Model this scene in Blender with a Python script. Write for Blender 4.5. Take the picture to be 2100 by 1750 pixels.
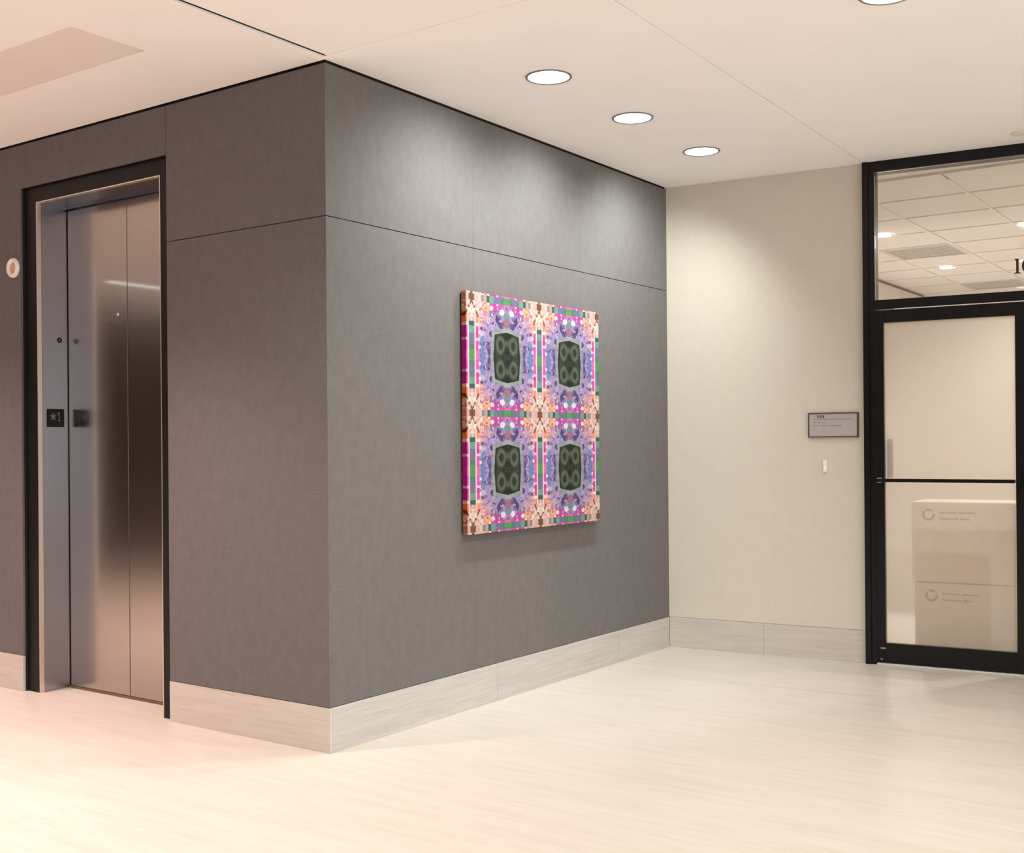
import bpy, bmesh, math
from mathutils import Matrix, Vector

for o in list(bpy.data.objects):
    bpy.data.objects.remove(o, do_unlink=True)
S = bpy.context.scene
COL = S.collection

# ------------------------------------------------------------------ camera
CAM = (3.4591, -3.5456, 1.30)
YAW, ROLL, FPX, PY = 2.18596, -0.007988, 2374.25, 912.05
fw = Vector((math.cos(YAW), math.sin(YAW), 0))
rt = Vector((math.sin(YAW), -math.cos(YAW), 0))
up = Vector((0, 0, 1))
c_, s_ = math.cos(ROLL), math.sin(ROLL)
R_ = rt * c_ + up * s_
U_ = up * c_ - rt * s_
cd = bpy.data.cameras.new('camera')
cd.sensor_width = 36
cd.lens = FPX / 2100 * 36
cd.shift_y = (PY - 875) / 2100
cd.clip_start = 0.05
cam = bpy.data.objects.new('camera', cd)
COL.objects.link(cam)
cam.matrix_world = Matrix(((R_.x, U_.x, -fw.x, CAM[0]), (R_.y, U_.y, -fw.y, CAM[1]),
                           (R_.z, U_.z, -fw.z, CAM[2]), (0, 0, 0, 1)))
S.camera = cam

# ------------------------------------------------------------------ world, exposure
W = bpy.data.worlds.new('world')
S.world = W
W.use_nodes = True
W.node_tree.nodes['Background'].inputs[0].default_value = (.96, .98, 1.0, 1)
W.node_tree.nodes['Background'].inputs[1].default_value = 3.2
S.view_settings.view_transform = 'Standard'
S.view_settings.look = 'None'
S.view_settings.gamma = 1
S.view_settings.use_curve_mapping = False
S.view_settings.exposure = 0.12
S.cycles.max_bounces = 10
S.cycles.diffuse_bounces = 6
S.cycles.sample_clamp_indirect = 6

ART_LIGHT = (.95, 1.0, .98)
ROOM_LIGHT = (1.0, .92, .84)
LOBBY_LIGHT = (1.0, .735, .67)
ART_W, ROOM_W, WARM_W, OFFICE_W = 108, 112, 290, 290

# ------------------------------------------------------------------ measures
H, HB, HJ, L = 2.9344, 0.190, 2.275, 3.0783
PHI = 0.10259
XL, XR, YR = -9.5, 6.5, -5.4
B = Vector((0, L, 0))
bd = Vector((math.cos(PHI), math.sin(PHI), 0))
def ywall(x, d=0):
    return L + x * math.tan(PHI) + d
GAP = 0.013

# ------------------------------------------------------------------ helpers
def tag(o, label=None, cat=None, group=None, kind=None):
    if label: o['label'] = label
    if cat: o['category'] = cat
    if group: o['group'] = group
    if kind: o['kind'] = kind
    return o
def box(bm, x0, x1, y0, y1, z0, z1):
    v = [bm.verts.new(p) for p in ((x0,y0,z0),(x1,y0,z0),(x1,y1,z0),(x0,y1,z0),
                                   (x0,y0,z1),(x1,y0,z1),(x1,y1,z1),(x0,y1,z1))]
    for f in ((3,2,1,0),(4,5,6,7),(0,1,5,4),(1,2,6,5),(2,3,7,6),(3,0,4,7)):
        bm.faces.new([v[i] for i in f])
def prism(bm, poly, z0, z1):
    a = [bm.verts.new((x, y, z0)) for x, y in poly]
    b = [bm.verts.new((x, y, z1)) for x, y in poly]
    n = len(poly)
    bm.faces.new(a[::-1]); bm.faces.new(b)
    for i in range(n):
        bm.faces.new((a[i], a[(i+1) % n], b[(i+1) % n], b[i]))
def lathe(bm, prof, n=40, axis='z', c=(0, 0, 0)):
    """prof: list of (radius, height); closed ends when radius is 0"""
    rings = []
    for r, h in prof:
        ring = []
        for i in range(1 if r == 0 else n):
            a = 2 * math.pi * i / n
            p = (r*math.cos(a), r*math.sin(a), h)
            if axis == 'y': p = (p[0], p[2], p[1])
            if axis == 'x': p = (p[2], p[0], p[1])
            ring.append(bm.verts.new((p[0]+c[0], p[1]+c[1], p[2]+c[2])))
        rings.append(ring)
    for q in range(len(rings) - 1):
        A, Bq = rings[q], rings[q+1]
        for i in range(n):
            j = (i + 1) % n
            if len(A) == 1 and len(Bq) == 1: continue
            if len(A) == 1: bm.faces.new((A[0], Bq[j], Bq[i]))
            elif len(Bq) == 1: bm.faces.new((A[i], A[j], Bq[0]))
            else: bm.faces.new((A[i], A[j], Bq[j], Bq[i]))
def obj(name, build, mat, parent=None, bevel=0, smooth=False, loc=None, rz=None):
    bm = bmesh.new()
    build(bm)
    if bevel:
        bmesh.ops.bevel(bm, geom=bm.edges[:], offset=bevel, segments=2, affect='EDGES', clamp_overlap=True)
    bmesh.ops.recalc_face_normals(bm, faces=bm.faces[:])
    me = bpy.data.meshes.new(name)
    bm.to_mesh(me); bm.free()
    me.materials.append(mat)
    if smooth:
        for p in me.polygons: p.use_smooth = True
        me.set_sharp_from_angle(angle=math.radians(35))
    o = bpy.data.objects.new(name, me)
    COL.objects.link(o)
    if parent: o.parent = parent
    if loc is not None: o.location = loc
    if rz is not None: o.rotation_euler = (0, 0, rz)
    return o
def boxes(name, lst, mat, parent=None, bevel=0, **k):
    def b(bm):
        for q in lst: box(bm, *q)
    return obj(name, b, mat, parent, bevel, **k)
def empty(name, loc=(0, 0, 0), rz=0):
    o = bpy.data.objects.new(name, None)
    o.empty_display_size = .1
    COL.objects.link(o)
    o.location = loc; o.rotation_euler = (0, 0, rz)
    return o

# ------------------------------------------------------------------ node helper
class NT:
    def __init__(s, name):
        s.m = bpy.data.materials.new(name); s.m.use_nodes = True
        s.t = s.m.node_tree; s.n = s.t.nodes; s.l = s.t.links
        s.p = s.n['Principled BSDF']; s.out = s.n['Material Output']
    def set(s, node, i, v):
        if v is None: return
        if hasattr(v, 'is_linked'): s.l.new(v, node.inputs[i])
        else: node.inputs[i].default_value = v
    def new(s, typ, ins=None, **k):
        n = s.n.new(typ)
        for a, b in k.items(): setattr(n, a, b)
        for i, v in (ins or {}).items(): s.set(n, i, v)
        return n
    def m_(s, op, a, b=None, c=None):
        n = s.new('ShaderNodeMath', {0: a, 1: b, 2: c}, operation=op)
        return n.outputs[0]
    def mix(s, f, a, b):
        n = s.new('ShaderNodeMix', data_type='RGBA')
        s.set(n, 0, f); s.set(n, 6, a); s.set(n, 7, b)
        return n.outputs[2]
    def ramp(s, f, stops, interp='LINEAR'):
        n = s.new('ShaderNodeValToRGB', {0: f})
        r = n.color_ramp; r.interpolation = interp
        while len(r.elements) < len(stops): r.elements.new(.5)
        for e, (p, c) in zip(r.elements, stops):
            e.position = p; e.color = (*c, 1)
        return n.outputs[0]
    def step(s, x, lo, hi):      # smooth 0..1
        n = s.new('ShaderNodeMapRange', {0: x, 1: lo, 2: hi, 3: 0.0, 4: 1.0}, interpolation_type='SMOOTHSTEP')
        return n.outputs[0]
    def base(s, col, rough, metal=0, spec=None):
        s.set(s.p, 'Base Color', col if hasattr(col, 'is_linked') else (*col, 1))
        s.set(s.p, 'Roughness', rough); s.set(s.p, 'Metallic', metal)
        if spec is not None: s.set(s.p, 'Specular IOR Level', spec)
    def bump(s, h, strength, dist):
        n = s.new('ShaderNodeBump', {'Strength': strength, 'Distance': dist, 'Height': h})
        s.l.new(n.outputs[0], s.p.inputs['Normal'])
    def coords(s, scale=(1, 1, 1), kind='Object'):
        tc = s.new('ShaderNodeTexCoord')
        mp = s.new('ShaderNodeMapping', {0: tc.outputs[kind], 3: scale})
        return mp.outputs[0]
    def noise(s, vec, scale, detail=3, rough=.5):
        return s.new('ShaderNodeTexNoise', {'Vector': vec, 'Scale': scale, 'Detail': detail, 'Roughness': rough}).outputs[0]

def srgb(r, g, b):
    f = lambda v: ((v/255+.055)/1.055)**2.4 if v/255 > .04045 else v/255/12.92
    return (f(r), f(g), f(b))

def plain(name, col, rough=.5, metal=0, spec=None, noise_amt=.04, nscale=30):
    t = NT(name)
    n = t.noise(t.coords(), nscale, 2)
    a = tuple(c*(1-noise_amt) for c in col); b = tuple(min(1, c*(1+noise_amt)) for c in col)
    t.base(t.ramp(n, [(.3, a), (.7, b)]), rough, metal, spec)
    return t.m

def fabric(name, dark, light):
    t = NT(name)
    v = t.coords((1, 1, .8))
    fine = t.noise(v, 150, 4, .7)
    mid = t.noise(t.coords((1, 1, .6)), 22, 4, .65)
    f = t.m_('ADD', t.m_('MULTIPLY', fine, .7), t.m_('MULTIPLY', mid, .3))
    t.base(t.ramp(f, [(.36, dark), (.64, light)]), .82, 0, .25)
    t.bump(fine, .25, .0012)
    return t.m

def stone(name, a, b, c, axis_scale, rough, spec=.4):
    t = NT(name)
    v = t.coords(axis_scale)
    n1 = t.noise(v, 5, 5, .62)
    n2 = t.noise(t.coords(tuple(q*4 for q in axis_scale)), 5, 3, .6)
    f = t.m_('ADD', t.m_('MULTIPLY', n1, .65), t.m_('MULTIPLY', n2, .35))
    t.base(t.ramp(f, [(.36, a), (.5, b), (.64, c)]), rough, 0, spec)
    return t.m

M_wall = fabric('grey_woven_wallcovering', (.122, .113, .111), (.170, .158, .155))
M_beige = fabric('beige_wallcovering', (.60, .55, .47), (.655, .61, .525))
M_ceil = plain('ceiling_paint', (.95, .922, .90), .9, 0, .2, .01, 4)
M_floor = stone('floor_stone', (.52, .474, .422), (.56, .516, .463), (.588, .546, .495), (.22, 3.2, 1), .42)
M_base_x = stone('base_stone_along_x', (.50, .455, .41), (.555, .51, .46), (.60, .555, .505), (.35, 1, 9), .5)
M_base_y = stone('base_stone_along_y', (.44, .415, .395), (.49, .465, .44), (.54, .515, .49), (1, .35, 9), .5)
M_black_gap = plain('black_recess', (.008, .007, .006), .8)
M_black = plain('black_anodised', (.004, .004, .0045), .3, 0, .28)
M_blackframe = plain('black_surround_metal', (.006, .006, .006), .45, 0, .3)
M_white = plain('white_plastic', (.85, .83, .79), .4)
M_ring = plain('downlight_ring_grey', (.22, .21, .22), .45, .3)
M_dark_wall = plain('dark_wall_far', (.14, .115, .105), .8)
M_tile = plain('acoustic_tile', (.70, .67, .64), .95, 0, .1, .03, 60)
M_grid = plain('grid_metal', (.70, .67, .63), .6)
M_vent = plain('vent_metal', (.50, .47, .44), .6)
M_tan = plain('tan_wall_paint', (.70, .645, .60), .85, 0, .2)
M_brown = plain('brown_trim', (.16, .10, .05), .6)
M_card = plain('cardboard', (.80, .68, .53), .85, 0, .1, .05, 14)
M_print = plain('grey_print', (.27, .21, .155), .85, 0, .1)
M_alu = plain('bright_aluminium', (.82, .81, .79), .35, .6)
M_tray = plain('grey_inset_panel', (.82, .755, .69), .85, 0, .2, .01, 4)
M_plaqueframe = plain('bronze_frame', (.10, .07, .045), .45, .5)
M_plaqueface = plain('plaque_face', (.46, .43, .43), .45, .2, None, .02)
M_plaqueink = plain('plaque_ink', (.26, .235, .235), .5)
M_ink = plain('brown_black_ink', (.035, .012, .006), .5)
M_tin = plain('tinted_light_print', (.16, .16, .13), .5)
M_grey_txt = plain('plaque_dark_ink', (.13, .11, .13), .5)
M_gold = plain('gold_tan_lens', (.62, .42, .30), .35)
M_leverglass = plain('lever_grey', (.32, .30, .28), .5, .4)

def steel(name, col, r0, r1, aniso, coat=0.0):
    t = NT(name)
    n = t.noise(t.coords((60, 60, .6)), 6, 3, .6)
    r = t.new('ShaderNodeMapRange', {0: n, 1: .3, 2: .7, 3: r0, 4: r1}).outputs[0]
    t.base(t.ramp(n, [(.3, tuple(c*.97 for c in col)), (.7, col)]), r, 1)
    t.set(t.p, 'Anisotropic', aniso)
    t.set(t.p, 'Coat Weight', coat); t.set(t.p, 'Coat Roughness', .05); t.set(t.p, 'Coat IOR', 1.8)
    return t.m
M_steel = steel('brushed_steel', (.47, .42, .38), .21, .25, .3, .6)
M_jamb = steel('satin_steel', (.38, .375, .43), .28, .29, .2)
M_lip = steel('bright_steel_edge', (.85, .74, .64), .3, .38, 0)

def emissive(name, col, strength):
    t = NT(name)
    t.base((.9, .9, .9), .5)
    t.set(t.p, 'Emission Color', (*col, 1)); t.set(t.p, 'Emission Strength', strength)
    return t.m
M_lens = emissive('lit_lens', (1, .97, .9), 9)
M_troffer = emissive('lit_troffer_lens', (1, .98, .95), 5)

def clear_glass():
    t = NT('clear_pane')
    t.n.remove(t.p)
    tr = t.new('ShaderNodeBsdfTransparent', {0: (.95, .95, .93, 1)})
    gl = t.new('ShaderNodeBsdfGlossy', {0: (1, 1, 1, 1), 1: .02})
    fr = t.new('ShaderNodeFresnel', {0: 1.45})
    mx = t.new('ShaderNodeMixShader', {0: fr.outputs[0], 1: tr.outputs[0], 2: gl.outputs[0]})
    t.l.new(mx.outputs[0], t.out.inputs[0])
    return t.m
def frosted_glass():
    t = NT('frosted_film_pane')
    t.n.remove(t.p)
    tr = t.new('ShaderNodeBsdfTransparent', {0: (.93, .91, .88, 1)})
    tl = t.new('ShaderNodeBsdfTranslucent', {0: (.82, .78, .74, 1)})
    df = t.new('ShaderNodeBsdfDiffuse', {0: (.80, .76, .72, 1)})
    m0 = t.new('ShaderNodeMixShader', {0: .5, 1: tl.outputs[0], 2: df.outputs[0]})
    m1 = t.new('ShaderNodeMixShader', {0: .26, 1: tr.outputs[0], 2: m0.outputs[0]})
    gl = t.new('ShaderNodeBsdfGlossy', {0: (1, 1, 1, 1), 1: .12})
    mx = t.new('ShaderNodeMixShader', {0: .05, 1: m1.outputs[0], 2: gl.outputs[0]})
    t.l.new(mx.outputs[0], t.out.inputs[0])
    return t.m
M_clear = clear_glass(); M_frost = frosted_glass()

# ------------------------------------------------------------------ the kaleidoscope print
AY0, AY1, AZ0, AZ1, AX = 0.913, 2.158, 0.862, 2.051, 0.042
def art_material():
    t = NT('kaleidoscope_print')
    tc = t.new('ShaderNodeTexCoord')
    sep = t.new('ShaderNodeSeparateXYZ', {0: tc.outputs['Object']})
    X, Y, Z = sep.outputs
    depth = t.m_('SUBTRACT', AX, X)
    u = t.m_('DIVIDE', t.m_('SUBTRACT', t.m_('SUBTRACT', Y, AY0), t.m_('MULTIPLY', depth, .35)), AY1-AY0)
    v = t.m_('DIVIDE', t.m_('SUBTRACT', AZ1, Z), AZ1-AZ0)
    pu = t.m_('DIVIDE', t.m_('SUBTRACT', u, .035), .475)
    pv = t.m_('DIVIDE', t.m_('SUBTRACT', v, .022), .478)
    a = t.m_('MULTIPLY', t.m_('PINGPONG', pu, .5), 2.0)      # 0 on a band, 1 on a tile centre
    b = t.m_('MULTIPLY', t.m_('PINGPONG', pv, .5), 2.0)
    def vec(ku, kv, off=0):
        return t.new('ShaderNodeCombineXYZ', {0: t.m_('MULTIPLY', a, ku), 1: t.m_('MULTIPLY', b, kv), 2: off}).outputs[0]
    wn = t.new('ShaderNodeTexNoise', {'Vector': vec(9, 9, 2.0), 'Scale': 1.0, 'Detail': 2})
    def warp(ku, kv):
        q = t.new('ShaderNodeVectorMath', {0: wn.outputs['Color'], 1: (2.2, 2.2, 0)}, operation='MULTIPLY')
        return t.new('ShaderNodeVectorMath', {0: vec(ku, kv), 1: q.outputs[0]}, operation='ADD').outputs[0]
    vr = t.new('ShaderNodeTexVoronoi', {'Vector': warp(17, 17), 'Scale': 1.0})
    cells = t.new('ShaderNodeSeparateColor', {0: vr.outputs['Color']}).outputs
    vr2 = t.new('ShaderNodeTexVoronoi', {'Vector': warp(22, 22), 'Scale': 1.0})
    cells2 = t.new('ShaderNodeSeparateColor', {0: vr2.outputs['Color']}).outputs
    n1 = t.noise(vec(7, 7, 5.0), 1, 3, .6)
    fA = t.m_('ADD', t.m_('MULTIPLY', cells[0], .62), t.m_('MULTIPLY', n1, .38))
    lav = t.ramp(fA, [(.12, srgb(78, 66, 112)), (.26, srgb(118, 104, 152)), (.40, srgb(160, 146, 186)),
                      (.52, srgb(150, 140, 160)), (.62, srgb(176, 140, 178)), (.74, srgb(188, 178, 205)), (.84, srgb(120, 134, 176))], 'CONSTANT')
    fB = t.m_('ADD', t.m_('MULTIPLY', cells2[1], .65), t.m_('MULTIPLY', n1, .35))
    pea = t.ramp(fB, [(.12, srgb(132, 70, 84)), (.22, srgb(190, 120, 130)), (.36, srgb(222, 170, 160)),
                      (.5, srgb(200, 176, 170)), (.6, srgb(234, 196, 184)), (.72, srgb(214, 140, 150)), (.82, srgb(226, 218, 200))], 'CONSTANT')
    inv = lambda x: t.m_('SUBTRACT', 1.0, x)
    edge = t.m_('MAXIMUM', inv(a), inv(b))
    sm = t.m_('MULTIPLY', inv(a), inv(b))
    w = t.step(t.m_('ADD', t.m_('ADD', t.m_('MULTIPLY', edge, .55), t.m_('MULTIPLY', sm, .75)), t.m_('MULTIPLY', cells[2], .22)), .70, .86)
    col = t.mix(w, lav, pea)
    # whitish and violet stars by the bands
    def blob(ca, cb, ra, rb):
        q = t.m_('ADD', t.m_('POWER', t.m_('DIVIDE', t.m_('SUBTRACT', a, ca), ra), 2.0),
                 t.m_('POWER', t.m_('DIVIDE', t.m_('SUBTRACT', b, cb), rb), 2.0))
        return t.m_('LESS_THAN', q, 1.0)
    # magenta speckle row under the horizontal bands
    rowm = t.m_('MULTIPLY', t.m_('MULTIPLY', t.m_('LESS_THAN', b, .21), t.m_('GREATER_THAN', a, .52)), t.m_('LESS_THAN', cells2[0], .62))
    col = t.mix(rowm, col, (*srgb(170, 76, 150), 1))
    for q, cc in (((.86, .20, .075, .055), (228, 208, 228)), ((.20, .86, .05, .03), (232, 206, 224)), ((.20, .60, .05, .03), (232, 206, 224)),
                  ((.56, .15, .05, .04), (240, 214, 200)), ((.40, .16, .09, .045), (226, 176, 130)), ((.40, .17, .035, .02), (176, 120, 60)),
                  ((.15, .47, .06, .035), (240, 224, 208)), ((.27, .53, .045, .03), (96, 84, 110)),
                  ((.29, .73, .06, .06), (112, 138, 184)), ((.29, .92, .05, .10), (104, 130, 176)), ((1.0, .26, .10, .07), (112, 140, 140)),
                  ((1.0, .38, .10, .07), (156, 108, 120)), ((.72, .34, .05, .05), (76, 64, 104)), ((.80, .43, .045, .05), (86, 72, 110))):
        col = t.mix(blob(*q), col, (*srgb(*cc), 1))
    # grey halo and dark green centre, a hexagon drawn out to points
    da = inv(a); db = inv(b)
    ha = t.m_('ADD', da, t.m_('MULTIPLY', db, .10)); hb_ = t.m_('ADD', db, t.m_('MULTIPLY', da, .17))
    halo = t.m_('MULTIPLY', t.m_('LESS_THAN', ha, .475), t.m_('LESS_THAN', hb_, .53))
    col = t.mix(halo, col, t.ramp(n1, [(.35, srgb(132, 134, 138)), (.6, srgb(156, 164, 156))]))
    core = t.m_('MULTIPLY', t.m_('LESS_THAN', ha, .395), t.m_('LESS_THAN', hb_, .455))
    n2 = t.noise(vec(6, 6, 9.0), 1, 3, .55)
    green = t.ramp(n2, [(.34, srgb(26, 28, 24)), (.52, srgb(40, 45, 36)), (.68, srgb(78, 90, 70)), (.82, srgb(116, 130, 104))])
    lobe = t.m_('SUBTRACT', t.m_('ABSOLUTE', t.m_('SUBTRACT', t.m_('SQRT', t.m_('ADD', t.m_('POWER', t.m_('SUBTRACT', da, .19), 2.0),
                t.m_('POWER', t.m_('MULTIPLY', t.m_('SUBTRACT', db, .22), .8), 2.0))), .10)), .0)
    green = t.mix(t.m_('MULTIPLY', inv(t.step(lobe, .0, .06)), .38), green, (*srgb(128, 142, 112), 1))
    col = t.mix(core, col, green)
    # bands: pink and orange flanks, green and grey core
    def band(x, y, wcore, wflank, base_col):
        fl = t.ramp(y, [(0, srgb(214, 170, 158)), (.20, srgb(236, 160, 140)), (.30, srgb(240, 142, 92)), (.44, srgb(244, 214, 204)),
                        (.50, srgb(206, 74, 150)), (.62, srgb(196, 60, 130)), (.70, srgb(238, 190, 214)), (.75, srgb(212, 78, 160)), (.92, srgb(222, 110, 176))], 'CONSTANT')
        c1 = t.mix(t.m_('LESS_THAN', x, wflank), base_col, fl)
        co = t.ramp(y, [(0, srgb(112, 84, 66)), (.06, srgb(214, 200, 176)), (.14, srgb(130, 104, 88)), (.18, srgb(212, 190, 176)), (.26, srgb(150, 130, 136)),
                        (.34, srgb(176, 160, 156)), (.42, srgb(62, 96, 70)), (.50, srgb(108, 158, 136)), (.62, srgb(112, 116, 134)), (.82, srgb(84, 122, 112)), (.90, srgb(84, 150, 82))], 'CONSTANT')
        return t.mix(t.m_('LESS_THAN', x, wcore), c1, co)
    col = band(b, a, .062, .098, col)
    # pale gap line between flank and core
    pale = t.m_('MULTIPLY', t.m_('GREATER_THAN', a, .075), t.m_('LESS_THAN', a, .115))
    col2 = band(a, b, .075, .185, col)
    col = t.mix(t.m_('MULTIPLY', pale, t.m_('GREATER_THAN', b, .2)), col2, (*srgb(232, 192, 206), 1))
    # lattice of dark dots on the crossings
    corner = t.m_('LESS_THAN', t.m_('ADD', a, b), .42)
    dist = t.m_('ABSOLUTE', t.m_('SUBTRACT', t.m_('MULTIPLY', a, 1.5), t.m_('SUBTRACT', b, .06)))
    xl = t.m_('MULTIPLY', t.m_('MULTIPLY', t.m_('LESS_THAN', dist, .035), t.m_('LESS_THAN', b, .34)), t.m_('GREATER_THAN', cells2[2], .3))
    cream = t.ramp(cells2[0], [(0, srgb(222, 196, 176)), (.4, srgb(228, 216, 192)), (.7, srgb(206, 160, 150))], 'CONSTANT')
    col = t.mix(t.m_('MULTIPLY', corner, t.m_('GREATER_THAN', b, .06)), col, cream)
    col = t.mix(xl, col, (*srgb(126, 74, 72), 1))
    col = t.mix(blob(0, 0, .06, .05), col, (*srgb(112, 78, 60), 1))
    grain = t.noise(t.coords(), 150, 3, .7)
    col = t.mix(1.0, col, col)
    hs = t.new('ShaderNodeHueSaturation', {'Saturation': 1.0, 'Value': t.m_('MULTIPLY', t.m_('ADD', .40, t.m_('MULTIPLY', grain, .74)), t.m_('SUBTRACT', 1.0, t.m_('MULTIPLY', t.m_('GREATER_THAN', depth, .002), .42))), 'Color': col})  # wrapped sides: print deepened, their shade painted into the colour
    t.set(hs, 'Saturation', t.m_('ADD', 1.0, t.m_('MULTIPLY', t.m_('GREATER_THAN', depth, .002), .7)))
    cool = t.new('ShaderNodeMix', data_type='RGBA', blend_type='MULTIPLY')
    t.set(cool, 0, 1.0); t.set(cool, 6, hs.outputs[0]); t.set(cool, 7, (.94, .93, 1.0, 1))
    t.base(cool.outputs[2], .7, 0, .25)
    return t.m
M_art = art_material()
M_stretch = plain('dark_stretcher_wood', (.03, .024, .02), .8)

# ================================================================== FLOOR
floor = obj('floor', lambda bm: prism(bm, [(XL, YR), (XR, YR), (XR, ywall(XR)+.15), (0, ywall(0)+.15), (0, .25), (XL, .25)], -.05, 0), M_floor)
tag(floor, 'pale cream stone lobby floor with fine linear grain', 'floor', kind='structure')

# ================================================================== CEILING
ceil = obj('ceiling', lambda bm: prism(bm, [(XL, YR), (XR, YR), (XR, ywall(XR)+.05), (0, ywall(0)+.05), (-.3, ywall(0)+.05), (-.3, .3), (XL, .3)], H+.012, H+.06), M_ceil)
tag(ceil, 'smooth off-white lobby ceiling with thin panel joints', 'ceiling', kind='structure')
TX0, TX1, TY0, TY1 = -2.30, -.516, -.862, -.518
def cpanel(polys):
    return obj('ceiling_panel', lambda bm: [prism(bm, p, H, H+.0121) for p in polys], M_ceil, ceil)
R = lambda x0, x1, y0, y1: [(x0, y0), (x1, y0), (x1, y1), (x0, y1)]
cpanel([R(XL, TX0, YR, 0), R(TX1, 0, YR, 0), R(TX0, TX1, YR, TY0), R(TX0, TX1, TY1, 0)])
cpanel([R(.045, XR, YR, -.0300)])
seam = lambda y: 1.318 - (y - .16) * .0271
ys = -.0279
cpanel([[(-.0, ys), (seam(ys)-.002, ys), (seam(3.2)-.002, ywall(seam(3.2))), (0, L)]])
cpanel([[(seam(ys)+.002, ys), (XR, ys), (XR, ywall(XR)), (seam(3.2)+.002, ywall(seam(3.2)))]])
trim = boxes('trim_1', [(.0, .024, YR, -.030, H-.005, H+.0119)], M_ceil)
tag(trim, 'pale metal ceiling strip beside the black slot running from the wall corner', 'ceiling trim', kind='structure')
slot = boxes('slot_recess', [(.0241, .0449, YR, -.034, H+.004, H+.0118)], M_black_gap, trim)
tag(slot, 'black ceiling slot')
tray = boxes('ceiling_inset_panel', [(TX0+.001, TX1-.001, TY0+.001, TY1-.001, H+.004, H+.0118)], M_tray)
tag(tray, 'long greyish inset panel in the ceiling left of the black slot', 'ceiling panel')

# ================================================================== WALLS
core_left = boxes('wall_left', [(XL, -2.256, .0125, .30, 0, H+.0119), (-1.046, -.0125, .0125, .30, 0, H+.0119), (-2.256, -1.046, .0125, .30, 2.694, H+.0119)], M_black_gap)
tag(core_left, 'dark mauve-grey fabric panelled wall with the elevator in it', 'wall', kind='structure')
def wp(parent, lst, mat=M_wall):
    return boxes('wall_panel', lst, mat, parent)
zt = H - GAP
wp(core_left, [(-1.044, -.0, 0, .012, HB+.003, HJ-.002)])
wp(core_left, [(-1.044, -.0, 0, .012, HJ+.002, zt)])
wp(core_left, [(-3.47, -2.256, 0, .012, HB+.003, zt), (-2.256, -1.0475, 0, .012, 2.692, zt)])
x = -3.473
while x > XL + .1:
    x2 = max(x - 1.2, XL)
    wp(core_left, [(x2+.003, x, 0, .012, HB+.003, zt)])
    x = x2
core_mid = boxes('wall_middle', [(-.30, -.0125, .3001, L+.1, 0, H+.0119), (-.0126, -.0124, .0125, .31, 0, H+.0119)], M_black_gap)
tag(core_mid, 'grey fabric panelled wall lit by downlights behind the colourful artwork', 'wall', kind='structure')
cols = [.0, 1.026, 2.033, L]
for i in range(3):
    y0, y1 = cols[i] + (.0004 if i else 0), cols[i+1] - (.0004 if i < 2 else 0)
    wp(core_mid, [(-.012, 0, max(y0, .0122), y1, HB+.003, HJ-.002)])
    wp(core_mid, [(-.012, 0, max(y0, .0122), y1, HJ+.002, zt)])
wall_back = boxes('wall_back', [(-.02, 1.234, 0, .12, HB+.003, H+.011), (-.02, 1.234, .003, .12, 0, HB+.003),
                                (2.21, 6.6, 0, .12, 0, H+.011)], M_beige, loc=B, rz=PHI)
tag(wall_back, 'beige fabric wall at the end beside the glass door', 'wall', kind='structure')
wr = boxes('wall_right', [(XR, XR+.1, YR, ywall(XR)+.1, 0, .12), (XR, XR+.1, YR, ywall(XR)+.1, H-.15, H+.01),
                          (XR, XR+.1, YR, YR+.2, .12, H-.15), (XR, XR+.1, ywall(XR)-.2, ywall(XR)+.1, .12, H-.15)], M_beige)
tag(wr, 'glazed wall closing the lobby on the right', 'wall', kind='structure')
nwin = 5
wy0, wy1 = YR+.2, ywall(XR)-.2
for k in range(nwin):
    a, b = wy0+(wy1-wy0)*k/nwin, wy0+(wy1-wy0)*(k+1)/nwin
    wn_ = boxes('window_%d' % (k+1), [(XR+.02, XR+.08, a, a+.03, .12, H-.15), (XR+.02, XR+.08, b-.03, b, .12, H-.15),
                (XR+.02, XR+.08, a+.03, b-.03, .12, .16), (XR+.02, XR+.08, a+.03, b-.03, H-.19, H-.15)], M_black)
    tag(wn_, 'tall window %s from the end wall in the glazed wall outside the picture' % ['fifth', 'fourth', 'third', 'second', 'first'][k], 'window', kind='structure')
    boxes('pane', [(XR+.045, XR+.053, a+.03, b-.03, .16, H-.19)], M_clear, wn_)
wn = boxes('wall_rear', [(-3.0, XR, YR-.1, YR, 0, H+.01)], M_wall)
tag(wn, 'beige wall behind the viewer', 'wall', kind='structure')
wn2 = boxes('wall_rear', [(XL, -3.0, YR-.1, YR, 0, H+.01)], M_dark_wall)
tag(wn2, 'dark panelled wall opposite the elevators', 'wall', kind='structure')
wf = boxes('wall_far', [(XL-.1, XL, YR, .3, 0, H+.01)], M_dark_wall)
tag(wf, 'dark wall at the far end of the elevator lobby', 'wall', kind='structure')

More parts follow.
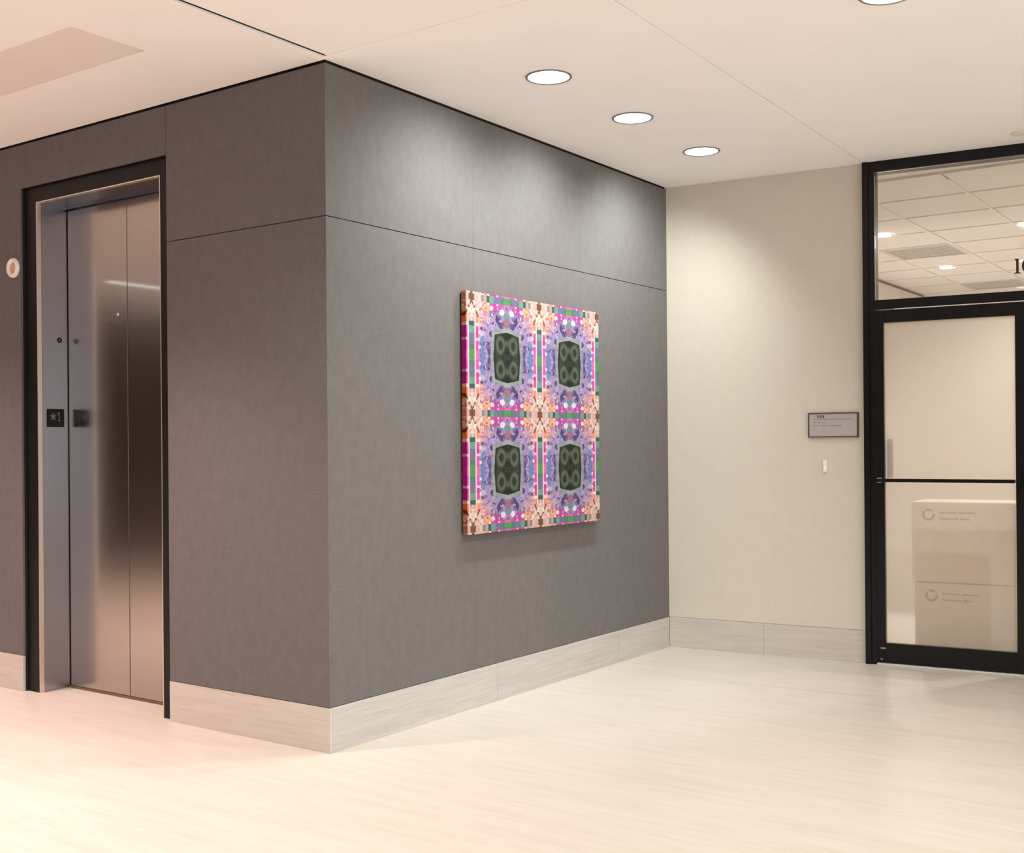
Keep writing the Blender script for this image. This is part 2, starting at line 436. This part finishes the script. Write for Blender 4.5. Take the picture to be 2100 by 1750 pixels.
# baseboards, stone pieces as children
def baseboard(name, label, pieces, mat, **k):
    root = empty(name, (0, 0, 0) if 'loc' not in k else k['loc'], k.get('rz', 0))
    tag(root, label, 'baseboard', kind='structure')
    for q in pieces:
        boxes('base_tile', [q], mat, root, bevel=.0008)
    return root
baseboard('baseboard_left', 'pale stone base under the dark wall by the elevator',
          [(-1.044, .003, -.003, .012, 0, HB)] + [(-2.2575-1.2*(i+1)+.001, -2.2575-1.2*i, -.003, .012, 0, HB) for i in range(5)], M_base_x)
baseboard('baseboard_middle', 'pale stone base under the grey wall with the artwork',
          [(-.012, .003, .0125, 1.2, 0, HB), (-.012, .003, 1.201, 2.42, 0, HB), (-.012, .003, 2.421, L-.004, 0, HB)], M_base_y)
baseboard('baseboard_back', 'pale stone base under the beige end wall',
          [(.004, .617, -.0025, .0028, 0, HB), (.618, 1.2335, -.0025, .0028, 0, HB), (2.215, 4.3, -.0025, -.0001, 0, HB)], M_base_x, loc=B, rz=PHI)

# ================================================================== ELEVATOR (door_1)
door1 = empty('door_1', (-1.65, .02, 0))
tag(door1, 'closed brushed steel elevator doors in a black surround', 'elevator', kind='structure')
off = Vector((-1.65, .02, 0))
def d1(name, lst, mat, parent=door1, bevel=0):
    return boxes(name, [(a-off.x, b-off.x, c-off.y, d-off.y, e, f) for a, b, c, d, e, f in lst], mat, parent, bevel)
OX0, OX1, OZ = -2.143, -1.128, 2.603
d1('surround', [(-2.2555, OX0-.007, .026, .06, 0, 2.6935), (OX1+.007, -1.0465, .026, .06, 0, 2.6935), (OX0-.007, OX1+.007, .026, .06, OZ+.007, 2.6935)], M_blackframe)
lip = d1('steel_edge', [(OX0-.006, OX0, .024, .05, 0, OZ+.006), (OX1, OX1+.006, .024, .05, 0, OZ+.006), (OX0, OX1, .024, .05, OZ, OZ+.006)], M_lip, bevel=.001)
jamb = d1('jamb', [(OX0-.02, OX0-.0005, .051, .26, 0, OZ+.02)], M_jamb)
d1('jamb', [(OX1+.0005, OX1+.02, .051, .26, 0, OZ+.02)], M_jamb)
d1('header', [(OX0, OX1, .051, .26, OZ+.0005, OZ+.02), (OX0, OX1, .185, .26, 2.592, OZ)], M_jamb)
GX = -1.624
d1('door_panel', [(OX0+.006, GX-.0018, .205, .235, .012, 2.586)], M_steel, bevel=.002)
d1('door_panel', [(GX+.0018, OX1-.004, .205, .235, .012, 2.586)], M_steel, bevel=.002)
d1('hoistway_back', [(OX0, OX1, .236, .26, 0, 2.59)], M_black_gap)
d1('sill', [(OX0, OX1, .196, .2355, .0005, .010)], M_brown)
# release key hole on the door, key switch and floor plate on the jamb
kh = obj('release_hole', lambda bm: lathe(bm, [(0, -.003), (.007, -.003), (.009, 0), (0, 0)], 20, 'y', (-1.703-off.x, .2045-off.y, 1.996)), M_alu, door1)
def ringx(bm, x, y, z, r, d=.004):
    lathe(bm, [(0, 0), (r, 0), (r, d*.6), (r*.8, d), (r*.62, d), (r*.55, d*.4), (0, d*.4)], 24, 'x', (x-off.x, y-off.y, z))
ks = obj('key_switch', lambda bm: ringx(bm, OX0, .154, 1.883, .014), M_black, door1, smooth=True)
slotk = d1('key_slot', [(OX0+.0016, OX0+.0032, .1525, .1555, 1.877, 1.889)], M_alu, ks)
plate = d1('floor_plate', [(OX0-.0002, OX0+.004, .075, .177, 1.414, 1.511)], M_black, bevel=.001)
tag(plate, 'black floor number plate with raised star and figure 1')
px = OX0 + .0041
def poly_x(bm, pts, cy, cz, d=.002):        # polygon on a plane facing +x, pts in (y, z)
    a = [bm.verts.new((px-off.x, cy-off.y+p, cz+q)) for p, q in pts]
    b = [bm.verts.new((px-off.x+d, cy-off.y+p, cz+q)) for p, q in pts]
    n = len(pts); bm.faces.new(a[::-1]); bm.faces.new(b)
    for i in range(n): bm.faces.new((a[i], a[(i+1) % n], b[(i+1) % n], b[i]))
star = [((.021 if k % 2 == 0 else .0095)*math.sin(math.pi*k/5), (.024 if k % 2 == 0 else .011)*math.cos(math.pi*k/5)) for k in range(10)]
obj('star', lambda bm: poly_x(bm, star, .110, 1.470), M_tin, plate)
one = [(-.007, -.024), (.009, -.024), (.009, -.020), (.0045, -.020), (.0045, .024), (.0005, .024), (-.0075, .017), (-.0075, .012), (-.001, .015), (-.001, -.020), (-.007, -.020)]
obj('digit_one', lambda bm: poly_x(bm, one, .143, 1.470), M_tin, plate)

# hall lantern on the wall left of the surround
lan = empty('hall_lantern', (-2.3155, 0, 2.271))
tag(lan, 'small round pale lantern on the wall left of the elevator surround', 'lantern')
obj('rim', lambda bm: lathe(bm, [(.030, 0), (.052, 0), (.054, -.006), (.050, -.016), (.042, -.020), (.034, -.014), (.030, -.006), (.030, 0)], 36, 'y'), M_white, lan, smooth=True)
obj('lens', lambda bm: lathe(bm, [(0, -.0002), (.0335, -.0002), (.0335, -.006), (.02, -.010), (0, -.012)], 30, 'y'), M_gold, lan, smooth=True)

# ================================================================== GLASS DOOR (door_2) in the end wall
door2 = empty('door_2', B + bd*1.70, PHI)
tag(door2, 'black framed frosted glass door under a clear transom', 'door', kind='structure')
def d2(name, lst, mat, parent=door2, bevel=0):
    return boxes(name, [(a-1.70, b-1.70, c, d, e, f) for a, b, c, d, e, f in lst], mat, parent, bevel)
d2('post', [(1.2345, 1.268, -.030, .09, 0, H-.0005), (1.268, 1.300, -.018, .09, 0, H-.0005)], M_black, bevel=.002)
d2('post', [(2.135, 2.2095, -.030, .09, 0, H-.0005)], M_black, bevel=.002)
d2('head_rail', [(1.3002, 2.1348, -.020, .09, 2.872, H-.0005)], M_black, bevel=.002)
d2('transom_bar', [(1.3002, 2.1348, -.024, .09, 2.070, 2.124)], M_black, bevel=.002)
d2('gap_glint_strip', [(1.41, 2.13, -.0235, -.004, 2.0640, 2.0695)], M_alu)  # bright strip added for the light caught in the gap above the leaf
leaf = d2('door_leaf', [(1.3025, 1.3475, -.018, .026, .014, 2.0635), (2.0525, 2.1325, -.018, .026, .014, 2.0635),
                        (1.3475, 2.0525, -.018, .026, 1.991, 2.0635), (1.3475, 2.0525, -.018, .026, .014, .128)], M_black, bevel=.002)
d2('glass', [(1.3477, 2.0523, .002, .008, .1282, 1.9908)], M_frost, leaf)
pb = d2('push_bar', [(1.306, 2.056, -.078, -.058, 1.066, 1.086)], M_black, leaf, bevel=.004)
d2('bracket', [(1.312, 1.334, -.058, -.0182, 1.062, 1.090)], M_alu, leaf, bevel=.002)
d2('bracket', [(2.060, 2.082, -.078, -.0182, 1.062, 1.090)], M_black, leaf, bevel=.002)
d2('pull_handle', [(1.352, 1.384, .035, .06, 1.09, 1.315)], M_leverglass, leaf, bevel=.004)
d2('pivot_cap', [(1.318, 1.348, -.0195, -.0179, .094, .102), (1.318, 1.330, -.0195, -.0179, .030, .038)], M_leverglass, leaf)
tp = d2('transom_pane', [(1.3004, 2.1346, .002, .008, 2.1242, 2.8718)], M_clear)
# numerals on the transom: a serif 1 and 0 (the second runs out of the picture)
def numeral_one(bm):
    s0, z0, h = 2.050-1.70, 2.222, .082
    for q in ((s0+.010, s0+.0225, z0, z0+h), (s0, s0+.0325, z0, z0+.006), (s0+.003, s0+.022, z0+h-.007, z0+h)):
        box(bm, q[0], q[1], -.001, .0018, q[2], q[3])
obj('numeral_one', numeral_one, M_ink, tp)
def numeral_zero(bm):
    cx, cz, n = 2.123-1.70, 2.263, 40
    rings = []
    for k in range(n):
        a = 2*math.pi*k/n
        o_ = (cx+.034*math.cos(a), cz+.0425*math.sin(a)); i_ = (cx+.021*math.cos(a), cz+.038*math.sin(a))
        rings.append([bm.verts.new((p[0], y, p[1])) for y in (-.001, .0018) for p in (o_, i_)])
    for k in range(n):
        A, Bq = rings[k], rings[(k+1) % n]
        for i, j in ((0, 1), (1, 3), (3, 2), (2, 0)):
            bm.faces.new((A[i], Bq[i], Bq[j], A[j]))
obj('numeral_zero', numeral_zero, M_ink, tp)
thr = boxes('trim_2', [(-.40, .435, -.034, .03, .0003, .012)], M_alu, loc=B+bd*1.70, rz=PHI, bevel=.002)
tag(thr, 'bright metal threshold under the glass door', 'threshold', kind='structure')

# ================================================================== THINGS ON THE END WALL
plq = empty('wall_plaque', B+bd*1.0515-Vector((-math.sin(PHI), math.cos(PHI), 0))*0, PHI)
tag(plq, 'small grey nameplate with dark frame on the beige wall beside the glass door', 'sign')
z0, z1, hw = 1.328, 1.475, .1485
boxes('frame', [(-hw, hw, -.014, 0, z1-.006, z1), (-hw, hw, -.014, 0, z0, z0+.006), (-hw, -hw+.006, -.014, 0, z0+.006, z1-.006), (hw-.008, hw, -.014, 0, z0+.006, z1-.006)], M_plaqueframe, plq)
face = boxes('face', [(-hw+.0062, hw-.0082, -.010, 0, z0+.0062, z1-.0062)], M_plaqueface, plq)
boxes('small_digits', [(-.094+.0155*k, -.083+.0155*k, -.0108, -.0101, 1.443, 1.460) for k in range(3)], M_grey_txt, face)
boxes('text_line', [(-.118, .118, -.0106, -.0101, 1.434, 1.438)], M_plaqueink, face)
boxes('text_line', [(-.118, -.10, -.0106, -.0101, 1.415, 1.419), (-.096, -.045, -.0106, -.0101, 1.415, 1.419)], M_plaqueink, face)
boxes('text_line', [(-.118, -.08, -.0106, -.0101, 1.395, 1.400), (-.075, -.03, -.0106, -.0101, 1.395, 1.400), (-.025, .052, -.0106, -.0101, 1.395, 1.400)], M_plaqueink, face)
sw = empty('wall_switch', B+bd*1.001, PHI)
tag(sw, 'tiny white upright switch on the beige wall below the nameplate', 'switch')
boxes('switch_body', [(-.0125, .0125, -.010, 0, 1.118, 1.192)], M_white, sw, bevel=.003)
boxes('rocker', [(-.006, .006, -.0135, -.0098, 1.128, 1.158)], M_ceil, sw, bevel=.001)

# ================================================================== ARTWORK
art = empty('wall_art', (0, 1.535, AZ0))
tag(art, 'square canvas print of a purple, pink and green kaleidoscope pattern on the grey wall', 'artwork')
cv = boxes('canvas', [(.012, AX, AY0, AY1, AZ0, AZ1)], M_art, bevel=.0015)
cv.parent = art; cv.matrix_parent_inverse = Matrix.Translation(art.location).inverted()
st = boxes('stretcher', [(.0003, .0119, AY0+.008, AY1-.008, AZ0+.008, AZ1-.008)], M_stretch)
st.parent = art; st.matrix_parent_inverse = Matrix.Translation(art.location).inverted()

# ================================================================== DOWNLIGHTS
dl_proto = None
def downlight(x, y, label, group, color, watts, size=100, blend=.55, rad=.104, hz=H, rad_l=.06, tilt=0, az=0):
    root = empty('recessed_downlight', (x, y, hz))
    tag(root, label, 'ceiling light', group)
    ri = rad*.885
    obj('trim_ring', lambda bm: lathe(bm, [(ri, -.0005), (rad, -.0005), (rad, -.003), (rad-.002, -.005), (ri+.002, -.005), (ri, -.003), (ri, -.0005)], 48), M_ring, root, smooth=True)
    obj('lens', lambda bm: lathe(bm, [(0, -.0005), (ri-.0005, -.0005), (ri-.0005, -.002), (0, -.002)], 48), M_lens, root)
    ld = bpy.data.lights.new('lamp', 'SPOT')
    ld.color = color; ld.energy = watts; ld.spot_size = math.radians(size); ld.spot_blend = blend; ld.shadow_soft_size = rad_l
    lo = bpy.data.objects.new('lamp', ld); COL.objects.link(lo)
    lo.parent = root; lo.location = (0, 0, -.012)
    lo.rotation_euler = (0, math.radians(tilt), math.radians(az))
    return root
AG = 'downlights along the artwork wall'
downlight(.632, .760, 'largest round lit downlight, nearest in the row before the artwork wall', AG, ART_LIGHT, ART_W, 128, 1.0, tilt=31)
downlight(.614, 1.552, 'middle round lit downlight of the three along the artwork wall', AG, ART_LIGHT, ART_W, 128, 1.0, tilt=31)
downlight(.596, 2.366, 'smallest round lit downlight, closest to the beige end wall', AG, ART_LIGHT, ART_W, 128, 1.0, tilt=31, az=-17)
downlight(2.150, .700, 'round downlight cut off by the top edge, right of the row of three', 'downlights over the lobby', ROOM_LIGHT, ROOM_W, 140)
for (x, y) in ((2.15, -1.2), (4.4, .7), (4.4, -1.2), (2.15, -3.2), (4.4, -3.2), (.6, -1.6)):  # unseen fixtures added because the lobby needs more light
    downlight(x, y, 'unseen round downlight added in the lobby ceiling for more light', 'downlights over the lobby', ROOM_LIGHT, ROOM_W, 140)
for (x, y) in ((-.9, -1.18), (-2.6, -1.18), (-4.4, -1.18), (-7.0, -1.18), (-1.1, -3.6), (-3.6, -3.6)):  # unseen fixtures; back row added and boosted to brighten the ceiling
    downlight(x, y, 'unseen warm round downlight in the elevator lobby ceiling outside the picture', 'downlights before the elevators', LOBBY_LIGHT, WARM_W*(1.7 if y < -3 else 1.0), 98 if y > -3 else 115, .75)
# linear lamp that the steel doors mirror
lin = empty('linear_ceiling_light', (-6.15, -3.8, H))
tag(lin, 'slim linear lit fixture in the elevator lobby ceiling outside the picture', 'ceiling light')
boxes('housing', [(-.05, .05, -.9, .9, -.03, -.001)], M_ring, lin)
boxes('diffuser', [(-.04, .04, -.88, .88, -.034, -.0301)], M_lens, lin)

spk = empty('sprinkler_cover', (2.125, 3.045, H))
tag(spk, 'small flat round cover on the ceiling above the glass door', 'sprinkler cover')
obj('cover_plate', lambda bm: lathe(bm, [(0, -.001), (.045, -.001), (.047, -.004), (.044, -.007), (0, -.008)], 32), M_tray, spk, smooth=True)
obj('cover_neck', lambda bm: lathe(bm, [(0, 0), (.03, 0), (.03, -.0012), (0, -.0012)], 24), M_ring, spk)

# ================================================================== OFFICE BEHIND THE GLASS
OX_0, OX_1, OY1 = -.25, 4.6, 13.2
fl2 = obj('floor', lambda bm: prism(bm, [(OX_0, ywall(OX_0, .152)), (OX_1, ywall(OX_1, .152)), (OX_1, OY1), (OX_0, OY1)], -.05, 0), M_floor)
tag(fl2, 'pale floor of the office behind the glass door', 'floor', kind='structure')
c2 = obj('ceiling', lambda bm: prism(bm, [(OX_0, ywall(OX_0, .14)), (OX_1, ywall(OX_1, .14)), (OX_1, OY1), (OX_0, OY1)], H+.022, H+.06), M_grid)
tag(c2, 'tiled office ceiling seen through the clear transom', 'ceiling', kind='structure')
gx = [-.31 + .61*i for i in range(9)]; gy = [3.13 + .65*i for i in range(16)]
tile_me = None
special = {(2.0, 5.73): 'troffer'}
n_t = 0
for i in range(8):
    for j in range(15):
        x0, x1 = max(gx[i], OX_0), min(gx[i+1], OX_1)
        y0, y1 = gy[j], gy[j+1]
        if y0 < ywall(x1, .13): continue
        key = (i, j)
        if key in ((3, 4),): continue                 # troffer
        if key in ((1, 5), (1, 9)): continue           # vents
        boxes('ceiling_tile', [(x0+.009, x1-.009, y0+.009, min(y1, OY1)-.009, H+.006, H+.0219)], M_tile, c2)
# T grid
gl = [(OX_0, OX_1, y-.0085, y+.0085, H-.001, H+.0218) for y in gy if y > 3.9]
gridbars = boxes('grid_bar', gl, M_grid, c2); gridbars['kind'] = 'stuff'
gl = [(x-.0085, x+.0085, 3.95, OY1, H-.0012, H+.0217) for x in gx[1:]]
g2 = boxes('grid_bar', gl, M_grid, c2); g2['kind'] = 'stuff'
tro = empty('ceiling_troffer', ((gx[3]+gx[4])/2, (gy[4]+gy[5])/2, H))
tag(tro, 'bright square office light seen at the right edge of the transom', 'ceiling light')
boxes('troffer_frame', [(-.296, .296, -.316, .316, .004, .0215)], M_grid, tro)
boxes('lit_lens', [(-.27, .27, -.29, .29, -.001, .0039)], M_troffer, tro)
def vent(i, j, label):
    v = empty('ceiling_vent', ((gx[i]+gx[i+1])/2, (gy[j]+gy[j+1])/2, H))
    tag(v, label, 'vent', 'office ceiling vents')
    boxes('vent_frame', [(-.295, .295, -.315, -.28, .0, .0214), (-.295, .295, .28, .315, .0, .0214), (-.295, -.26, -.28, .28, .0, .0214), (.26, .295, -.28, .28, .0, .0214)], M_vent, v)
    boxes('vent_backing', [(-.2598, .2598, -.2798, .2798, .016, .0212)], M_vent, v)
    for k in range(9):
        boxes('slat', [(-.2597, .2597, -.27+.062*k, -.235+.062*k, .003, .007)], M_vent, v)
vent(1, 5, 'grey square air grille, the larger one seen through the transom')
vent(1, 9, 'grey square air grille deeper in the office, just above the transom bar')
downlight(.570, 5.655, 'small lit office downlight at the left edge of the transom', 'office downlights', (1, .96, .95), OFFICE_W, 140, .5, .085, H-.0015)
downlight(.530, 7.72, 'small lit office downlight in the middle of the transom view', 'office downlights', (1, .96, .95), OFFICE_W, 140, .5, .085, H-.0015)
for (x, y) in ((2.65, 4.7), (2.65, 7.7), (2.0, 10.4)):
    downlight(x, y, 'office ceiling downlight outside the transom view', 'office downlights', (1, .96, .95), OFFICE_W, 150, .5, .085, H-.0015)
w1 = boxes('wall_office_left', [(OX_0-.1, OX_0, 3.3, OY1, 0, H+.02)], M_tan)
tag(w1, 'tan office wall seen at the lower left of the transom', 'wall', kind='structure')
boxes('top_trim', [(OX_0, OX_0+.012, 3.35, 9.7, H-.022, H-.004)], M_brown, w1)
w2 = boxes('wall_office_far', [(OX_0, OX_1, OY1, OY1+.1, 0, H+.02)], M_tan)
tag(w2, 'tan far wall of the office', 'wall', kind='structure')
w3 = boxes('wall_office_right', [(OX_1, OX_1+.1, 3.9, OY1, 0, H+.02)], M_tan)
tag(w3, 'tan right wall of the office', 'wall', kind='structure')
w4 = boxes('wall_office_panel', [(-.3, 3.6, 2.4, 2.45, 0, 2.3)], M_beige, loc=B, rz=PHI)
tag(w4, 'pale partition standing behind the frosted glass', 'wall', kind='structure')

def carton(z0, label, s0, s1, d0):
    c = empty('cardboard_box', B + bd*((s0+s1)/2) + Vector((-math.sin(PHI), math.cos(PHI), 0))*(d0+.2), PHI)
    c.location.z = z0
    tag(c, label, 'box', 'boxes behind the glass door')
    hw = (s1-s0)/2
    boxes('carton', [(-hw, hw, -.2, .2, 0, .468)], M_card, c, bevel=.006)
    y = -.2008
    lx, lz = -hw+.095, .395
    def logo(bm):
        n = 24
        for k in range(n):
            if k in (1, 2, 8): continue
            a0, a1 = 2*math.pi*k/n, 2*math.pi*(k+1)/n
            p = [(lx+r*math.cos(a), lz+r*math.sin(a)) for r, a in ((.036, a0), (.036, a1), (.022, a1), (.022, a0))]
            f = [bm.verts.new((q[0], y, q[1])) for q in p]; g = [bm.verts.new((q[0], y+.0006, q[1])) for q in p]
            bm.faces.new(f); bm.faces.new(g[::-1])
            for i in range(4): bm.faces.new((f[i], f[(i+1) % 4], g[(i+1) % 4], g[i]))
    obj('round_emblem', logo, M_print, c)
    def words(a, b, zz, skip):
        n = int((b-a)/.0105)
        return [(a+.0105*k, a+.0105*k+.0075, y, y+.0006, zz, zz+(.013 if k % 4 == 0 else .0095)) for k in range(n) if k not in skip]
    boxes('text_line', words(lx+.06, lx+.265, lz+.008, (9,)), M_print, c)
    boxes('text_line', words(lx+.06, lx+.235, lz-.028, (10,)), M_print, c)
carton(.001, 'lower cardboard box with round emblem behind the frosted glass door', 1.477, 2.03, .17)
carton(.4745, 'upper cardboard box with round emblem stacked behind the frosted glass door', 1.463, 2.03, .17)
